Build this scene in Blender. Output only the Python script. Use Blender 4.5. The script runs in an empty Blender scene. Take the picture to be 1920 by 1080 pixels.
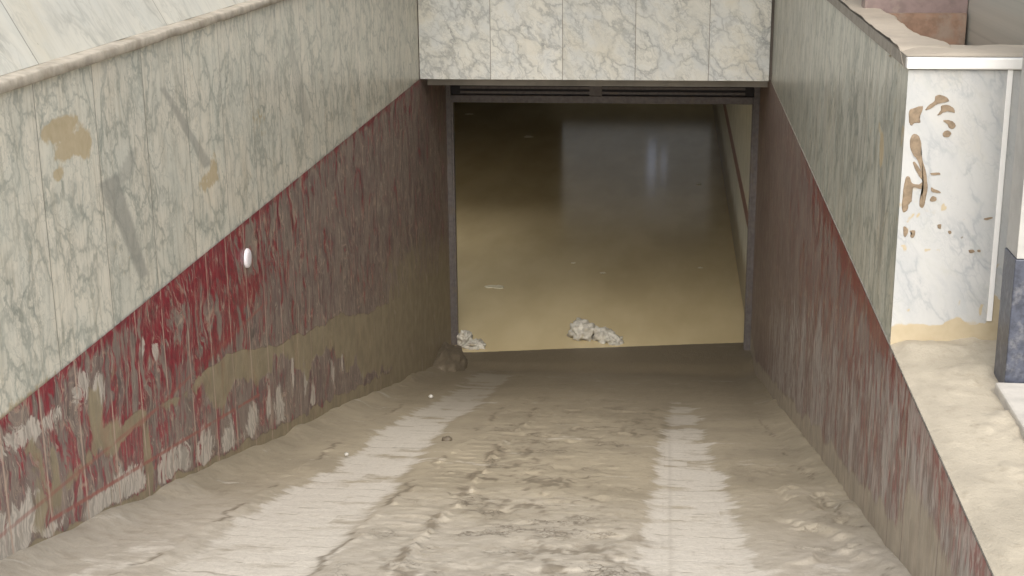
import bpy, bmesh, math, random
import numpy as np
from mathutils import Vector, Matrix, noise as mnoise
random.seed(4)
C = bpy.context.scene.collection
SC = bpy.context.scene

# ------------------------------------------------------------------ camera, sky, sun, exposure
cam_d = bpy.data.cameras.new('camera'); cam = bpy.data.objects.new('camera', cam_d); C.objects.link(cam)
Rv = Vector((0.99403860, 0.10865371, -0.00903471)); Uv = Vector((-0.02137362, 0.27545538, 0.96107622)); Fv = Vector((-0.10691316, 0.95515376, -0.2761356))
m = Matrix.Identity(4)
for i in range(3):
    m[i][0] = Rv[i]; m[i][1] = Uv[i]; m[i][2] = -Fv[i]
m[2][3] = 1.6
cam.matrix_world = m
cam_d.sensor_width = 36; cam_d.lens = 2713.59/1920*36; cam_d.clip_end = 500; cam_d.clip_start = .05
SC.camera = cam
SC.render.filter_size = 1.9

SUN_EL, SUN_AZ = math.radians(44), math.radians(174)      # sun behind the camera, softened by thin cloud
w = bpy.data.worlds.new("World"); SC.world = w; w.use_nodes = True
wn = w.node_tree.nodes; wn.clear()
sky = wn.new('ShaderNodeTexSky'); sky.sky_type = 'NISHITA'; sky.sun_disc = False
sky.sun_elevation = SUN_EL; sky.sun_rotation = SUN_AZ; sky.dust_density = 4; sky.air_density = 1
bg = wn.new('ShaderNodeBackground'); bg.inputs[1].default_value = .15
hs = wn.new('ShaderNodeHueSaturation'); hs.inputs['Saturation'].default_value = .35
wo = wn.new('ShaderNodeOutputWorld')
w.node_tree.links.new(sky.outputs[0], hs.inputs['Color']); w.node_tree.links.new(hs.outputs[0], bg.inputs[0]); w.node_tree.links.new(bg.outputs[0], wo.inputs[0])
sd = bpy.data.lights.new('sun', 'SUN'); sd.energy = 1.05; sd.angle = math.radians(60); sd.color = (1, .95, .87)
so = bpy.data.objects.new('sun', sd); C.objects.link(so)
sdir = Vector((math.sin(SUN_AZ)*math.cos(SUN_EL), math.cos(SUN_AZ)*math.cos(SUN_EL), math.sin(SUN_EL)))
so.rotation_euler = sdir.to_track_quat('Z', 'Y').to_euler()
SC.view_settings.view_transform = 'Standard'; SC.view_settings.look = 'None'
SC.view_settings.exposure = 0.85; SC.view_settings.gamma = 1

# ------------------------------------------------------------------ dimensions
XL, XR, YL, YG = -2.028, .774, 11.559, 12.908
WATER = -2.70
def floor_z(x, y):
    s = np.where(y < 2.1, 0.0, -2.521-(y-YL)*.2665)
    yc = 12.92+(x+.645)*.2
    flat = np.where(y < yc, WATER+(yc-y)*.07, WATER+(yc-y)*.22)
    # the ramp eases out before the gate
    t = np.clip((y-11.9)/.5, 0, 1); t = t*t*(3-2*t)
    return np.where(y < 11.9, s, s*(1-t)+flat*t)

# ------------------------------------------------------------------ numpy noise
def vnoise(u, v, seed):
    ui = np.floor(u).astype(np.int64); vi = np.floor(v).astype(np.int64)
    fu = u-ui; fv = v-vi; fu = fu*fu*(3-2*fu); fv = fv*fv*(3-2*fv)
    def h(a, b):
        n = (a*374761393+b*668265263+seed*974711+12345) & 0x7fffffff
        n = ((n ^ (n >> 13))*1274126177) & 0x7fffffff
        n = ((n ^ (n >> 15))*668265263) & 0x7fffffff
        return ((n ^ (n >> 16)) & 0xffff)/65535.0
    a = h(ui, vi); b = h(ui+1, vi); c = h(ui, vi+1); d = h(ui+1, vi+1)
    return (a*(1-fu)+b*fu)*(1-fv)+(c*(1-fu)+d*fu)*fv
def fbm(u, v, su, sv, seed, octs=4, g=.5):
    r = 0; a = 1; tot = 0
    for k in range(octs):
        r = r+a*vnoise(u*su*2**k+17.3*k, v*sv*2**k+9.1*k, seed+k*31); tot += a; a *= g
    return r/tot
def sst(x, a, b):
    t = np.clip((x-a)/(b-a), 0, 1); return t*t*(3-2*t)

# ------------------------------------------------------------------ objects
def link_mesh(name, me, mat=None, parent=None, smooth=False):
    o = bpy.data.objects.new(name, me); C.objects.link(o)
    if mat: me.materials.append(mat)
    if parent: o.parent = parent
    if smooth: me.polygons.foreach_set('use_smooth', [True]*len(me.polygons))
    return o
def tag(o, label=None, cat=None, group=None, kind=None):
    if label: o['label'] = label
    if cat: o['category'] = cat
    if group: o['group'] = group
    if kind: o['kind'] = kind
    return o
def empty(name, loc, label, cat, group=None):
    o = bpy.data.objects.new(name, None); C.objects.link(o); o.location = loc; o.empty_display_size = .2
    return tag(o, label, cat, group)
def keep(o, parent):
    """parent without moving (objects are modelled in world space)"""
    o.parent = parent; o.matrix_parent_inverse = Matrix.Translation(-Vector(parent.location)); return o
def boxes(name, bs, mat, parent=None, bevel=0):
    bm = bmesh.new()
    for (x0, x1, y0, y1, z0, z1) in bs:
        mt = Matrix.Translation(((x0+x1)/2, (y0+y1)/2, (z0+z1)/2)) @ Matrix.Diagonal((x1-x0, y1-y0, z1-z0, 1))
        bmesh.ops.create_cube(bm, size=1, matrix=mt)
    if bevel: bmesh.ops.bevel(bm, geom=bm.edges[:], offset=bevel, segments=2, affect='EDGES', profile=.5)
    me = bpy.data.meshes.new(name); bm.to_mesh(me); bm.free()
    o = link_mesh(name, me, mat)
    if parent: keep(o, parent)
    return o
def grid(name, U, V, fn, mat, attrs=None, parent=None, flip=False, smooth=True):
    """fn(uu, vv) -> x, y, z arrays; attrs: dict name -> array"""
    vv, uu = np.meshgrid(V, U, indexing='ij')
    x, y, z = fn(uu, vv)
    co = np.stack([x+0*uu, y+0*uu, z+0*uu], -1).reshape(-1, 3)
    nu, nv = len(U), len(V)
    i = np.arange((nu-1)*(nv-1)); r = i//(nu-1); c = i % (nu-1); a = r*nu+c
    q = np.stack([a, a+1, a+nu+1, a+nu], -1)
    if flip: q = q[:, ::-1]
    me = bpy.data.meshes.new(name)
    me.vertices.add(len(co)); me.vertices.foreach_set('co', co.astype(np.float32).ravel())
    me.loops.add(q.size); me.loops.foreach_set('vertex_index', q.astype(np.int32).ravel())
    me.polygons.add(len(q)); me.polygons.foreach_set('loop_start', (np.arange(len(q))*4).astype(np.int32))
    me.update(calc_edges=True)
    for k, arr in (attrs(uu, vv, x, y, z) if attrs else {}).items():
        at = me.attributes.new(k, 'FLOAT', 'POINT'); at.data.foreach_set('value', np.asarray(arr+0*uu, dtype=np.float32).ravel())
    o = link_mesh(name, me, mat, None, smooth)
    if parent: keep(o, parent)
    return o

# ------------------------------------------------------------------ node helper
class NT:
    def __init__(s, name):
        s.m = bpy.data.materials.new(name); s.m.use_nodes = True; s.t = s.m.node_tree; s.t.nodes.clear()
        s.out = s.t.nodes.new('ShaderNodeOutputMaterial'); s.b = s.t.nodes.new('ShaderNodeBsdfPrincipled'); s.t.links.new(s.b.outputs[0], s.out.inputs[0])
    def n(s, ty, **kw):
        nd = s.t.nodes.new(ty)
        for k, v in kw.items(): setattr(nd, k, v)
        return nd
    def set(s, inp, v):
        if isinstance(v, bpy.types.NodeSocket): s.t.links.new(v, inp)
        elif v is not None:
            if isinstance(v, tuple) and len(v) == 3 and inp.type == 'RGBA': v = (*v, 1)
            inp.default_value = v
    def math(s, op, a, b=None, c=None, clamp=False):
        nd = s.n('ShaderNodeMath', operation=op, use_clamp=clamp)
        for i, v in enumerate((a, b, c)): s.set(nd.inputs[i], v)
        return nd.outputs[0]
    def vm(s, op, a, b=None, scale=None):
        nd = s.n('ShaderNodeVectorMath', operation=op); s.set(nd.inputs[0], a); s.set(nd.inputs[1], b)
        if scale is not None: s.set(nd.inputs['Scale'], scale)
        return nd.outputs[0]
    def pos(s): return s.n('ShaderNodeNewGeometry').outputs['Position']
    def sep(s, v):
        nd = s.n('ShaderNodeSeparateXYZ'); s.set(nd.inputs[0], v); return nd.outputs
    def comb(s, x, y, z):
        nd = s.n('ShaderNodeCombineXYZ'); s.set(nd.inputs[0], x); s.set(nd.inputs[1], y); s.set(nd.inputs[2], z); return nd.outputs[0]
    def noise(s, v, scale, detail=4, rough=.55, dist=0, col=False):
        nd = s.n('ShaderNodeTexNoise'); s.set(nd.inputs['Vector'], v); s.set(nd.inputs['Scale'], scale); s.set(nd.inputs['Detail'], detail)
        s.set(nd.inputs['Roughness'], rough); s.set(nd.inputs['Distortion'], dist); return nd.outputs[1 if col else 0]
    def vor(s, v, scale, feature='DISTANCE_TO_EDGE', rnd=1):
        nd = s.n('ShaderNodeTexVoronoi', feature=feature); s.set(nd.inputs['Vector'], v); s.set(nd.inputs['Scale'], scale); s.set(nd.inputs['Randomness'], rnd); return nd.outputs[0]
    def ss(s, v, a, b, lo=0., hi=1.):
        nd = s.n('ShaderNodeMapRange', interpolation_type='SMOOTHSTEP'); s.set(nd.inputs[0], v)
        for i, q in enumerate((a, b, lo, hi)): s.set(nd.inputs[i+1], q)
        return nd.outputs[0]
    def mix(s, f, a, b, blend='MIX'):
        nd = s.n('ShaderNodeMix', data_type='RGBA', blend_type=blend, clamp_factor=True); s.set(nd.inputs[0], f); s.set(nd.inputs[6], a); s.set(nd.inputs[7], b); return nd.outputs[2]
    def attr(s, name): return s.n('ShaderNodeAttribute', attribute_name=name).outputs['Fac']
    def bump(s, h, strength=.3, dist=.01):
        nd = s.n('ShaderNodeBump'); s.set(nd.inputs['Height'], h); nd.inputs['Strength'].default_value = strength; nd.inputs['Distance'].default_value = dist
        s.t.links.new(nd.outputs[0], s.b.inputs['Normal'])
    def fin(s, col, rough=.5, spec=None):
        s.set(s.b.inputs['Base Color'], col); s.set(s.b.inputs['Roughness'], rough)
        if spec is not None: s.set(s.b.inputs['Specular IOR Level'], spec)
        return s.m

MUD = (.36, .30, .20); MUD_PALE = (.56, .50, .40); MUD_DARK = (.20, .165, .11)

def marble(name, axis, tile=.5, off=0., base=(.60, .59, .50), cool=(.50, .53, .47), vein=(.20, .23, .20), warm=(.60, .52, .36),
           vs=1., lean=.45, rough=.28, vein_amt=1., seam=.004, zs=.55, dense=0., streak=0., use_attr=True, tilevar=.16, seamcol=(.16, .14, .11)):
    s = NT(name); P = s.pos(); x, y, z = s.sep(P)
    u = y if axis == 'Y' else x
    t = s.math('DIVIDE', s.math('SUBTRACT', u, off), tile)
    ti = s.math('FLOOR', t); tf = s.math('SUBTRACT', t, ti)
    wnz = s.n('ShaderNodeTexWhiteNoise', noise_dimensions='1D'); s.set(wnz.inputs['W'], ti)
    wv, wc = wnz.outputs[0], wnz.outputs[1]
    # slab plane coordinates, leaned and stretched, jumped per slab
    q = s.comb(s.math('ADD', u, s.math('MULTIPLY', z, lean)), s.math('MULTIPLY', z, zs), 0.)
    q = s.vm('ADD', q, s.vm('SCALE', wc, scale=11.))
    d1 = s.vm('SUBTRACT', s.noise(q, 3.2*vs, 5, .6, col=True), (.5, .5, .5))
    q1 = s.vm('ADD', q, s.vm('SCALE', d1, scale=.42/vs))
    d2 = s.vm('SUBTRACT', s.noise(q, 14*vs, 3, .6, col=True), (.5, .5, .5))
    q1 = s.vm('ADD', q1, s.vm('SCALE', d2, scale=.05/vs))
    e1 = s.ss(s.vor(q1, 4.2*vs), 0., .075, 1., 0.)
    e2 = s.ss(s.vor(q1, 10.5*vs), 0., .09, 1., 0.)
    e3 = s.ss(s.vor(q1, 2.1*vs), 0., .03, 1., 0.)
    m1 = s.ss(s.noise(q, 2.6*vs, 3), .42-dense, .62-dense*.5)
    m2 = s.ss(s.noise(s.vm('ADD', q, (5., 3., 1.)), 3.8*vs, 3), .46-dense, .62-dense*.5)
    e4 = s.ss(s.vor(q1, 24.*vs), 0., .10, 1., 0.)
    cloud = s.ss(s.noise(q1, 3.1*vs, 5, .62), .35, .68)
    cloud2 = s.ss(s.noise(s.vm('ADD', q1, (9., 2., 4.)), 2.0*vs, 4), .52, .75)
    col = s.mix(s.math('MULTIPLY', cloud, .75), base, cool)
    col = s.mix(s.math('MULTIPLY', cloud2, .35), col, warm)
    col = s.mix(s.math('MULTIPLY', s.math('MULTIPLY', e2, m2), .38*vein_amt), col, vein)
    col = s.mix(s.math('MULTIPLY', s.math('MULTIPLY', e1, m1), .62*vein_amt), col, vein)
    col = s.mix(s.math('MULTIPLY', s.math('MULTIPLY', e3, m2), .6*vein_amt), col, vein)
    col = s.mix(s.math('MULTIPLY', s.math('MULTIPLY', e4, s.ss(s.noise(q, 5.*vs, 3), .45, .65)), .30*vein_amt), col, vein)
    col = s.mix(s.ss(s.noise(q1, 9.*vs, 5, .7), .5, .75, 0., .35), col, (.42, .43, .38))
    # fine grey smudging beside the veins
    sm = s.math('MULTIPLY', s.ss(s.vor(q1, 4.2*vs), 0., .22, 1., 0.), s.math('MULTIPLY', m1, s.noise(q, 22*vs, 3)))
    col = s.mix(s.math('MULTIPLY', sm, .5*vein_amt), col, vein)
    # slab to slab value differences
    col = s.mix(s.math('MULTIPLY', wv, tilevar), col, (.30, .31, .28))
    if streak:                                                   # dirty water runs
        st = s.noise(s.comb(s.math('MULTIPLY', u, 46.), s.math('MULTIPLY', z, 3.), 0.), 1., 4, .65)
        col = s.mix(s.math('MULTIPLY', s.ss(st, .48, .68), streak), col, (.27, .24, .16))
        st = s.noise(s.comb(s.math('MULTIPLY', u, 30.), s.math('MULTIPLY', z, 2.), 7.), 1., 3, .6)
        col = s.mix(s.math('MULTIPLY', s.ss(st, .55, .7), streak*.6), col, (.20, .22, .19))
    # seams
    sw = s.math('MULTIPLY', s.math('MINIMUM', tf, s.math('SUBTRACT', 1., tf)), tile)
    sl = s.ss(sw, seam*.35, seam, 1., 0.)
    col = s.mix(s.math('MULTIPLY', sl, .8), col, seamcol)
    sp = s.ss(s.vor(s.vm('ADD', P, s.vm('SCALE', d2, scale=.02)), 26., 'F1'), .06, .1, 1., 0.)
    sp = s.math('MULTIPLY', sp, s.ss(s.noise(P, 7., 2), .58, .66))
    col = s.mix(s.math('MULTIPLY', sp, .7), col, MUD_DARK)
    r = s.math('ADD', s.math('MULTIPLY', cloud, .1), rough)
    if use_attr:
        mud = s.attr('mud'); grey = s.attr('grey')
        n = s.noise(P, 30., 4)
        mm = s.ss(s.math('ADD', mud, s.math('MULTIPLY', s.math('SUBTRACT', n, .5), .7)), .35, .6)
        col = s.mix(s.math('MULTIPLY', s.math('MINIMUM', grey, 1.), .62), col, (.27, .27, .24))
        col = s.mix(s.math('MULTIPLY', mm, .85), col, s.mix(n, (.40, .31, .17), (.50, .41, .26)))
        r = s.math('ADD', r, s.math('MULTIPLY', mm, .4))
    s.bump(s.math('SUBTRACT', s.noise(P, 40., 3), s.math('MULTIPLY', sl, 2.)), .15, .002)
    return s.fin(col, r)

def red_stone(name, red=(.27, .022, .04), deep=(.17, .02, .035), film=(.27, .235, .195), purple=(.15, .12, .115), mud=(.31, .26, .165), pale=(.58, .53, .455), tile=.29, off=4.09,
              lines=False, fine=1., seamcol=(.46, .34, .27), swirl=1., pamt=.88):
    s = NT(name); P = s.pos(); x, y, z = s.sep(P)
    f, mu, pa = s.attr('film'), s.attr('mud'), s.attr('pale')
    w1 = s.vm('SUBTRACT', s.noise(P, 2.6, 3, .5, col=True), (.5, .5, .5)); w2 = s.vm('SUBTRACT', s.noise(P, 9., 3, .6, col=True), (.5, .5, .5))
    Q = s.vm('ADD', P, s.vm('ADD', s.vm('SCALE', w1, scale=.30*swirl), s.vm('SCALE', w2, scale=.07*swirl)))
    qx, qy, qz = s.sep(Q)
    def streak(su, sz, k, det=4, ro=.6, dist=0.):
        return s.noise(s.comb(s.math('MULTIPLY', qy, su), s.math('MULTIPLY', qz, sz), k), 1., det, ro, dist)
    mottle = s.noise(P, 30., 4)
    col = s.mix(s.ss(mottle, .35, .7), red, deep)
    s1 = streak(20.*fine, 4.0, 1., 5, .7, .8); s2 = streak(52.*fine, 7., 5., 4, .65, .4); s3 = streak(8., 2.6, 9., 4, .6, 1.2)
    ff = s.math('ADD', f, s.math('ADD', s.math('MULTIPLY', s.math('SUBTRACT', s1, .5), 2.3), s.math('MULTIPLY', s.math('SUBTRACT', s3, .5), 1.5)))
    fc = s.mix(s.ss(s3, .38, .62), purple, film)
    fc = s.mix(s.ss(s2, .4, .66), fc, tuple(.6*c for c in film))
    col = s.mix(s.math('MULTIPLY', s.ss(ff, .34, .62), .9), col, fc)
    dr = s.ss(s.math('ADD', s2, s.math('MULTIPLY', f, .06)), .60, .67)
    col = s.mix(s.math('MULTIPLY', dr, .6), col, (.44, .38, .31))
    cr = s.ss(s.vor(s.comb(s.math('ADD', s.math('MULTIPLY', qy, 22.*fine), s.math('MULTIPLY', s1, 3.)), s.math('MULTIPLY', qz, 5.), 3.), 1.), 0., .06, 1., 0.)
    cr = s.math('MULTIPLY', cr, s.ss(streak(5., 4., 21.), .45, .58))
    col = s.mix(s.math('MULTIPLY', cr, .6), col, (.48, .36, .27))
    ink = s.math('MULTIPLY', s.ss(streak(24.*fine, 6., 41., 5, .7, .6), .54, .62), s.ss(streak(5., 3., 43., 3), .42, .58))
    col = s.mix(s.math('MULTIPLY', ink, .6), col, (.075, .065, .055))
    fs = s.noise(s.comb(s.math('MULTIPLY', y, 85.), s.math('MULTIPLY', qz, 5.), 31.), 1., 4, .7)
    col = s.mix(s.ss(fs, .50, .68, 0., .5), col, (.30, .25, .20))
    col = s.mix(s.ss(s.noise(s.comb(s.math('MULTIPLY', y, 70.), s.math('MULTIPLY', qz, 3.5), 37.), 1., 3, .6), .56, .66, 0., .5), col, (.07, .045, .045))
    # dried silt wiped by hands and water: ragged strokes
    pn = streak(17., 6., 13., 5, .7, 1.0)
    pp = s.math('ADD', pa, s.math('MULTIPLY', s.math('SUBTRACT', pn, .5), 2.2))
    pcol = s.mix(s.ss(s2, .42, .60), pale, tuple(.62*c for c in pale))
    col = s.mix(s.math('MULTIPLY', s.ss(pp, .48, .66 if pamt > .8 else .9), pamt), col, pcol)
    mm = s.math('ADD', mu, s.math('MULTIPLY', s.math('SUBTRACT', streak(13., 4., 17., 5, .68, .9), .5), 1.1))
    mk = s.ss(mm, .42, .72)
    col = s.mix(s.math('MULTIPLY', mk, s.ss(fs, .40, .7, .96, .6)), col, s.mix(s.ss(s.noise(P, 9., 4), .35, .65), mud, tuple(.8*c for c in mud)))
    t = s.math('DIVIDE', s.math('SUBTRACT', y, off), tile); tf = s.math('FRACT', t)
    wob = s.math('MULTIPLY', s.math('SUBTRACT', s.noise(P, 4., 2), .5), .03)
    sw = s.math('MULTIPLY', s.math('ABSOLUTE', s.math('SUBTRACT', s.math('ADD', tf, wob), .5)), tile)
    jl = s.math('MULTIPLY', s.ss(sw, .003, .008, 1., 0.), s.ss(s.noise(P, 4., 3), .36, .5))
    jl = s.math('MULTIPLY', jl, s.ss(y, 6.5, 8.5, 1., .3))
    col = s.mix(s.math('MULTIPLY', jl, .85), col, seamcol)
    if lines:
        for (y0, z0, y1, z1, a) in ((4.127, -.443, 6.89, -.952, .8), (5.0, -.45, 6.884, -.489, .5), (3.6, -.33, 5.3, -.457, .5)):
            k = (z1-z0)/(y1-y0)
            dz = s.math('ABSOLUTE', s.math('SUBTRACT', z, s.math('ADD', s.math('MULTIPLY', s.math('SUBTRACT', y, y0), k), z0+0.)))
            ln = s.math('MULTIPLY', s.ss(dz, .003, .012, 1., 0.), s.math('MULTIPLY', s.ss(y, y0, y0+.1), s.ss(y, y1-.1, y1, 1., 0.)))
            ln = s.math('MULTIPLY', ln, s.ss(s.noise(P, 9., 3), .36, .5))
            col = s.mix(s.math('MULTIPLY', ln, a), col, (.30, .10, .08))
    rr = s.math('ADD', .32, s.math('MULTIPLY', s.ss(ff, .3, .7), .22))
    rr = s.math('ADD', rr, s.math('MULTIPLY', mk, .1))
    s.bump(s.math('ADD', s.math('MULTIPLY', s1, .6), s.math('ADD', s.math('MULTIPLY', mk, .8), s.math('MULTIPLY', dr, .3))), .45, .004)
    return s.fin(col, rr)

def mudmat(name, dry=(.41, .35, .25), wet_shade=(.20, .165, .12), pale=(.66, .61, .525), scale=1., rough=.55, track=False, bumpd=.008):
    s = NT(name); P = s.pos(); x, y, z = s.sep(P)
    n1 = s.noise(P, 2.3*scale, 5, .6); n2 = s.noise(P, 14*scale, 5, .65); n3 = s.noise(P, 60*scale, 4, .7)
    col = s.mix(s.ss(n1, .35, .68), dry, tuple(.80*c for c in dry))
    col = s.mix(s.math('MULTIPLY', s.ss(n2, .52, .72), .35), col, wet_shade)
    col = s.mix(s.math('MULTIPLY', s.ss(n3, .55, .75), .3), col, wet_shade)
    r = rough
    if track:
        col = s.mix(s.ss(s.math('ADD', y, s.math('MULTIPLY', n1, 2.)), 5.2, 7.2, .75, 0.), col, s.mix(s.ss(n2, .4, .7), (.50, .455, .385), (.40, .355, .29)))
        tr, wet_sh, cv = s.attr('track'), s.attr('wet_shade'), s.attr('cav')
        # paving wiped bare by the wheels, with cross ridges of silt left on it
        ry = s.math('ADD', s.math('DIVIDE', y, .15), s.math('MULTIPLY', s.math('SUBTRACT', s.noise(P, 2.2, 4, .6), .5), 1.6))
        rx = s.math('FLOOR', s.math('ADD', s.math('DIVIDE', x, .23), s.math('MULTIPLY', s.math('FLOOR', ry), .5)))
        wr = s.n('ShaderNodeTexWhiteNoise', noise_dimensions='2D'); s.set(wr.inputs['Vector'], s.comb(rx, s.math('FLOOR', ry), 0.))
        wr1 = s.n('ShaderNodeTexWhiteNoise', noise_dimensions='1D'); s.set(wr1.inputs['W'], s.math('FLOOR', ry))
        st = s.noise(s.comb(s.math('MULTIPLY', x, 3.0), s.math('MULTIPLY', y, 7.5), 0.), 1., 6, .72)
        tm = s.math('ADD', tr, s.math('MULTIPLY', s.math('SUBTRACT', st, .5), 2.4))
        tm = s.math('ADD', tm, s.math('MULTIPLY', s.math('SUBTRACT', wr1.outputs[0], .5), .35))
        tm = s.math('ADD', tm, s.math('MULTIPLY', s.math('SUBTRACT', wr.outputs[0], .5), .35))
        tm = s.math('ADD', tm, s.math('MULTIPLY', s.math('SUBTRACT', s.noise(P, 4.2, 6, .7), .5), 2.0))
        tm = s.ss(tm, .34, .86)
        pc = s.mix(s.ss(n3, .4, .7), pale, tuple(.86*c for c in pale))
        # faint block paving joints under the silt
        br = s.n('ShaderNodeTexBrick'); s.set(br.inputs['Vector'], s.comb(x, s.math('ADD', y, s.math('MULTIPLY', n2, .02)), 0.)); br.inputs['Scale'].default_value = 1.
        br.inputs['Mortar Size'].default_value = .006; br.inputs['Brick Width'].default_value = .22; br.inputs['Row Height'].default_value = .11; br.inputs['Mortar Smooth'].default_value = .6
        pc = s.mix(s.math('MULTIPLY', br.outputs['Fac'], s.ss(n2, .42, .6, .0, .16)), pc, (.25, .21, .15))
        fy = s.math('FRACT', ry); jr = s.ss(s.math('MINIMUM', fy, s.math('SUBTRACT', 1., fy)), .01, .07, 1., 0.)
        pc = s.mix(s.math('MULTIPLY', jr, s.ss(s.noise(P, 5., 4, .65), .50, .60, 0., .75)), pc, (.27, .235, .175))
        col = s.mix(s.math('MULTIPLY', tm, .9), col, pc)
        # clods, prints and tread marks pressed in the churned middle
        ch = s.attr('churn')
        dd = s.vm('SCALE', s.vm('SUBTRACT', s.noise(P, 12., 4, .65, col=True), (.5, .5, .5)), scale=.16)
        vp = s.vm('ADD', P, dd)
        ck = s.ss(s.vor(vp, 11.), .0, .06, 1., 0.); ck2 = s.ss(s.vor(vp, 26.), .0, .09, 1., 0.)
        cm = s.ss(s.noise(P, 4.5, 4, .6), .54, .64)
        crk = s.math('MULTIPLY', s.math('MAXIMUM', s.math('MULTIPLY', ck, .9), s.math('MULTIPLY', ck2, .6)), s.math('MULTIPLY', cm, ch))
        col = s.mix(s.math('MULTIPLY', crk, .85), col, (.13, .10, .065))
        col = s.mix(s.math('MULTIPLY', s.ss(s.noise(vp, 16., 5, .75), .52, .62), s.math('MULTIPLY', ch, .25)), col, (.25, .205, .135))
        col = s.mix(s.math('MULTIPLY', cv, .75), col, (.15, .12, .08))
        col = s.mix(s.math('MULTIPLY', wet_sh, .9), col, (.135, .108, .07))  # painted shade towards the gate, together with wet silt
        r = s.math('SUBTRACT', rough, s.math('MULTIPLY', wet_sh, .2))
        r = s.math('SUBTRACT', r, s.math('MULTIPLY', tm, .08))
        s.bump(s.math('SUBTRACT', s.math('ADD', s.math('MULTIPLY', n2, .8), s.math('MULTIPLY', n3, .45)), s.math('ADD', s.math('MULTIPLY', crk, 1.3), s.math('MULTIPLY', s.math('MULTIPLY', jr, tm), .12))), .7, bumpd*1.2)
    else:
        s.bump(s.math('ADD', s.math('MULTIPLY', n2, .8), s.math('MULTIPLY', n3, .4)), .5, bumpd)
    return s.fin(col, r)

def plain(name, col, rough=.5, var=.25, scale=20., metal=0., dirt=None, bumpd=.002):
    s = NT(name); P = s.pos()
    n = s.noise(P, scale, 5, .6)
    c = s.mix(s.ss(n, .35, .7), col, tuple(c*(1-var) for c in col))
    if dirt: c = s.mix(s.ss(s.noise(P, scale*.3, 5, .65), .5, .68, 0., .8), c, dirt)
    s.bump(n, .3, bumpd); s.b.inputs['Metallic'].default_value = metal
    return s.fin(c, rough)

# ------------------------------------------------------------------ materials
M_LMARBLE = marble('left_marble', 'Y', .485, 4.43-.485, base=(.78, .735, .615), cool=(.63, .635, .55), warm=(.76,.66,.50), vs=1.55, lean=.06, zs=.72, streak=.3, vein_amt=.72, tilevar=.12, dense=.14)
M_LINTEL = marble('lintel_marble', 'X', .578, XL, base=(.72, .70, .62), cool=(.60, .62, .61), vein=(.17, .18, .18), vs=1.5, lean=.35, zs=.8, dense=.10, use_attr=False, rough=.25, vein_amt=.62)
M_RMARBLE = marble('right_marble', 'Y', .5, 4.912, base=(.68, .66, .56), cool=(.55, .57, .49), vs=1.9, lean=.05, zs=.5, dense=.12, streak=.5, tilevar=.1)
M_END = marble('planter_marble', 'X', 3., -1.3, base=(.50, .50, .485), cool=(.42, .43, .43), vein=(.28, .30, .32), warm=(.50, .46, .37), vs=2.2, lean=.4, vein_amt=.7, tilevar=0.)
M_COPING = marble('coping_marble', 'Y', 1.25, 4.561, base=(.66, .635, .55), cool=(.57, .575, .525), vein=(.28, .28, .25), vs=1.1, lean=.2, use_attr=False, vein_amt=.6, streak=.12)
M_RED_L = red_stone('left_red_stone', lines=True)
M_RED_R = red_stone('right_red_stone', red=(.24, .035, .038), deep=(.16, .04, .04), film=(.30, .25, .22), purple=(.19, .135, .13), fine=1.5, mud=(.43, .375, .29), pale=(.52, .48, .44), off=.2, seamcol=(.2, .15, .13), swirl=.3, pamt=.75)
M_RAMP = mudmat('ramp_mud', track=True, rough=.68)
M_GROUND = mudmat('ground_mud', dry=(.43, .38, .295), wet_shade=(.26, .22, .155), rough=.7, bumpd=.012, scale=1.6)
M_CAPMUD = mudmat('cap_mud', dry=(.46, .40, .32), wet_shade=(.34, .28, .21), rough=.65, bumpd=.004)
M_CLOD = mudmat('clod_mud', dry=(.15, .122, .085), wet_shade=(.08, .065, .045), rough=.5, scale=2.)
M_PLASTER = plain('house_plaster', (.62, .59, .52), .8, .15, 3.)
M_CORE = plain('rough_render', (.34, .31, .26), .8)
M_STREET = plain('street_mud', (.36, .31, .24), .7, scale=6., dirt=(.25, .21, .15))
M_FRAME = plain('dark_metal', (.17, .15, .14), .45, .3, 30., .3, dirt=(.17, .14, .11))
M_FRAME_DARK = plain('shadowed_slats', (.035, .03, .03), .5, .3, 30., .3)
M_WHITE = plain('white_edging', (.86, .85, .82), .35, .05, 15.)
M_PLASTIC = plain('white_plastic', (.80, .76, .78), .35, .05, 30.)
M_MOULD = plain('dirty_moulding', (.47, .42, .34), .65, .35, 14., dirt=(.25, .21, .15))
M_SOFFIT = plain('soffit', (.20, .17, .14), .85, .3, 6.)
M_BROWN = plain('brown_granite', (.30, .19, .13), .45, .3, 25., dirt=(.30, .24, .19))
M_BLUE = plain('blue_granite', (.07, .078, .105), .4, .45, 60., dirt=(.16, .16, .17))
M_KERB = plain('pale_kerb', (.50, .47, .42), .65, .2, 12., dirt=(.38, .34, .27))
M_RUBBLE = plain('pale_rubble', (.58, .55, .47), .75, .3, 30., dirt=(.36, .31, .22), bumpd=.01)
M_SCUM = plain('foam_scum', (.66, .60, .42), .7, .2, 40.)
M_SMEAR = plain('brown_smear', (.27, .20, .13), .55, .35, 45., bumpd=.003)
M_PEBBLE = plain('white_pebble', (.45, .43, .38), .6, .2, 30.)
M_CEIL = plain('basement_ceiling', (.60, .57, .50), .8, .3, 3.)
M_DARKWALL = plain('dark_basement_render', (.20, .185, .15), .8, .3, 3.)

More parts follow.
